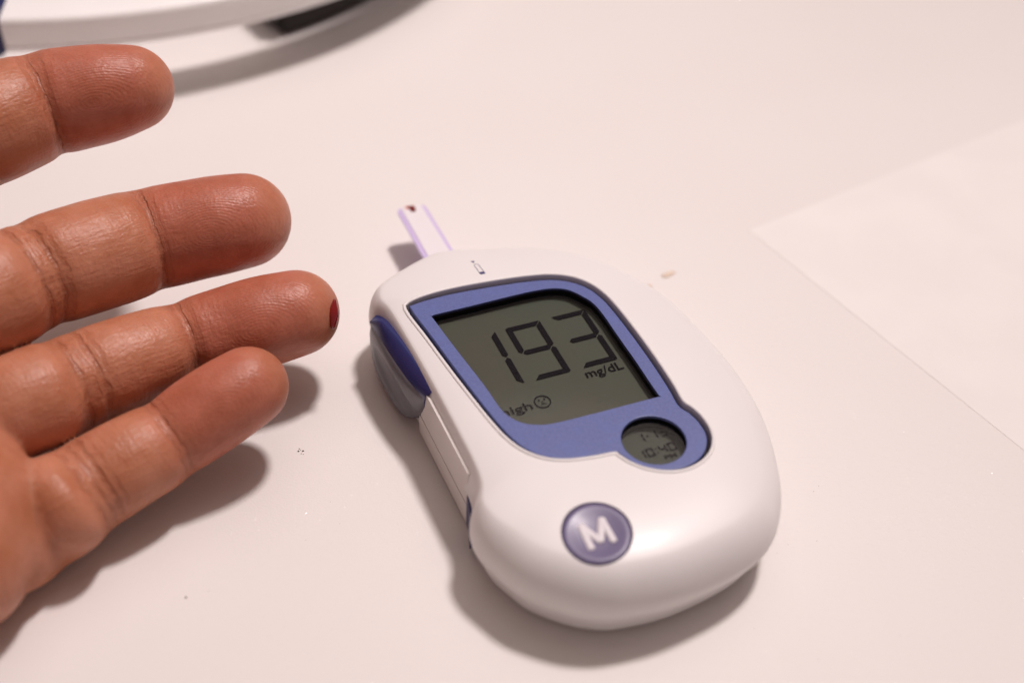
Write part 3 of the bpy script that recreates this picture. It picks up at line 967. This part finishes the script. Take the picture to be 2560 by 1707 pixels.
# ================================================================ BLOOD DROP
def build_blood():
    # a bead of blood clinging to the rim of the ring fingertip
    bm = bmesh.new()
    bmesh.ops.create_uvsphere(bm, u_segments=28, v_segments=18, radius=1)
    for v in bm.verts:
        x, y, z = v.co
        taper = 1 - .35 * max(0, z) - .1 * max(0, -z)
        w_ = 1 + .07 * math.sin(4 * z + 1)
        v.co = Vector((x * .84 * taper * w_, y * .84 * taper * w_, z * 2.6))
    me = bpy.data.meshes.new('blood'); bm.to_mesh(me); bm.free()
    up = Vector((0.02, .66, .75)).normalized()
    rot = Vector((0, 0, 1)).rotation_difference(up).to_matrix().to_4x4()
    me.transform(Matrix.Translation((-29.9, 149.35, 17.25)) @ rot)
    o = finish('blood_drop', me, 'blood', angle=None)
    tag(o, 'glossy red drop of blood at the tip of the ring finger', 'blood')
build_blood()

# ================================================================ RING-SHAPED DEVICE
def build_ring():
    C = np.array((-129.5, 352.2)); R = 118.9
    root = empty('ring_stand', (C[0], C[1], 0))
    tag(root, 'blurred white ring-shaped stand raised on a dark foot behind the hand', 'stand')
    z0, z1, w = 13.6, 21.6, 11.5
    prof = []
    def corner(cx, cz, r, a0, a1, n=6):
        for a in np.linspace(a0, a1, n): prof.append((cx + r * math.cos(math.radians(a)), cz + r * math.sin(math.radians(a))))
    corner(-.6, z0 + .6, .6, -90, 0, 4)
    prof.append((.05, z0 + 1.2)); prof.append((-.25, z0 + 1.35)); prof.append((-.25, z0 + 1.6)); prof.append((.0, z0 + 1.75))
    corner(-1.6, z1 - 1.6, 1.6, 0, 86, 8)
    corner(-w + 2.2, z1 - 1.8, 2.0, 90, 180, 8)
    corner(-w + .6, z0 + .6, .6, 180, 270, 4)
    A = np.radians(np.linspace(-82.8, 240, 220))
    V, Fc, n = [], [], len(prof)
    for a in A:
        for r, z in prof: V.append(((R + r) * math.cos(a), (R + r) * math.sin(a), z))
    for i in range(len(A) - 1):
        for j in range(n):
            Fc.append((i * n + j, i * n + (j + 1) % n, (i + 1) * n + (j + 1) % n, (i + 1) * n + j))
    Fc.append(tuple(range(n))); Fc.append(tuple((len(A) - 1) * n + j for j in range(n - 1, -1, -1)))
    finish('ring_band', fix_normals(pydata(V, Fc)), 'ringwhite', root, angle=40)
    # navy joint where the band ends
    def block(name, a0, a1, r0, r1, za, zb, mat, nn=10, bev=.8):
        V, Fc = [], []
        for a in np.radians(np.linspace(a0, a1, nn)):
            for r, z in ((r0, za), (r1, za), (r1, zb), (r0, zb)): V.append(((R + r) * math.cos(a), (R + r) * math.sin(a), z))
        for i in range(nn - 1):
            for j in range(4): Fc.append((i * 4 + j, i * 4 + (j + 1) % 4, (i + 1) * 4 + (j + 1) % 4, (i + 1) * 4 + j))
        Fc.append((0, 1, 2, 3)); Fc.append(tuple((nn - 1) * 4 + j for j in (3, 2, 1, 0)))
        me = fix_normals(pydata(V, Fc))
        bm = bmesh.new(); bm.from_mesh(me)
        bmesh.ops.bevel(bm, geom=[e for e in bm.edges if e.is_boundary is False and e.calc_face_angle(0) > .8], offset=bev, segments=4, affect='EDGES')
        bm.to_mesh(me); bm.free()
        return finish(name, me, mat, root, angle=40)
    block('joint', -119.5, -83.0, -11, .8, 12.6, 22.4, 'navy')
    block('foot', -50, -8, -27, -13.2, 0, 16, 'dark', 24, 1.6)
    block('foot', 60, 100, -27, -13.2, 0, 16, 'dark', 24, 1.6)
    block('foot', 170, 205, -27, -13.2, 0, 16, 'dark', 24, 1.6)
build_ring()

# ================================================================ SMALL THINGS ON THE TABLE
def lump(name, x, y, sx, sy, sz, rz, mat, seed):
    rnd = random.Random(seed)
    bm = bmesh.new()
    bmesh.ops.create_icosphere(bm, subdivisions=2, radius=1)
    for v in bm.verts:
        v.co *= rnd.uniform(.75, 1.2)
        v.co.x *= sx; v.co.y *= sy; v.co.z = max(v.co.z * sz, -sz * .3)
    me = bpy.data.meshes.new(name); bm.to_mesh(me); bm.free()
    me.transform(Matrix.Translation((x, y, sz * .3)) @ Matrix.Rotation(rz, 4, 'Z'))
    return finish(name, me, mat, angle=None)
tag(lump('crumb', 30.2, 185.7, 1.7, .8, .09, .6, 'crumb', 1), 'larger pale brown crumb on the table right of the meter top', 'crumb', 'crumbs by the meter')
tag(lump('crumb', 26.3, 181.6, .75, .55, .08, 1.2, 'crumb', 2), 'smaller pale crumb touching the meter edge, left of the other crumb', 'crumb', 'crumbs by the meter')
specks = []
for i, (dx, dy, s) in enumerate(((0, 0, .16), (.75, .1, .17), (.05, .55, .1), (.55, -.5, .08), (.9, -.6, .07), (.3, .3, .07))):
    specks.append(prism(circle2d(-34.6 + dx, 133.9 + dy, s, 9), .005, .05))
specks.append(prism(circle2d(-46.3, 103.9, .16, 9), .005, .05))
for i in range(26):
    specks.append(prism(circle2d(random.uniform(-50, 60), random.uniform(95, 140), random.uniform(.03, .06), 7), .005, .03))
o = finish('dirt_specks', join(specks), 'dirt', smooth=False)
tag(o, 'tiny dark dirt specks scattered on the white table', 'dirt', kind='stuff')
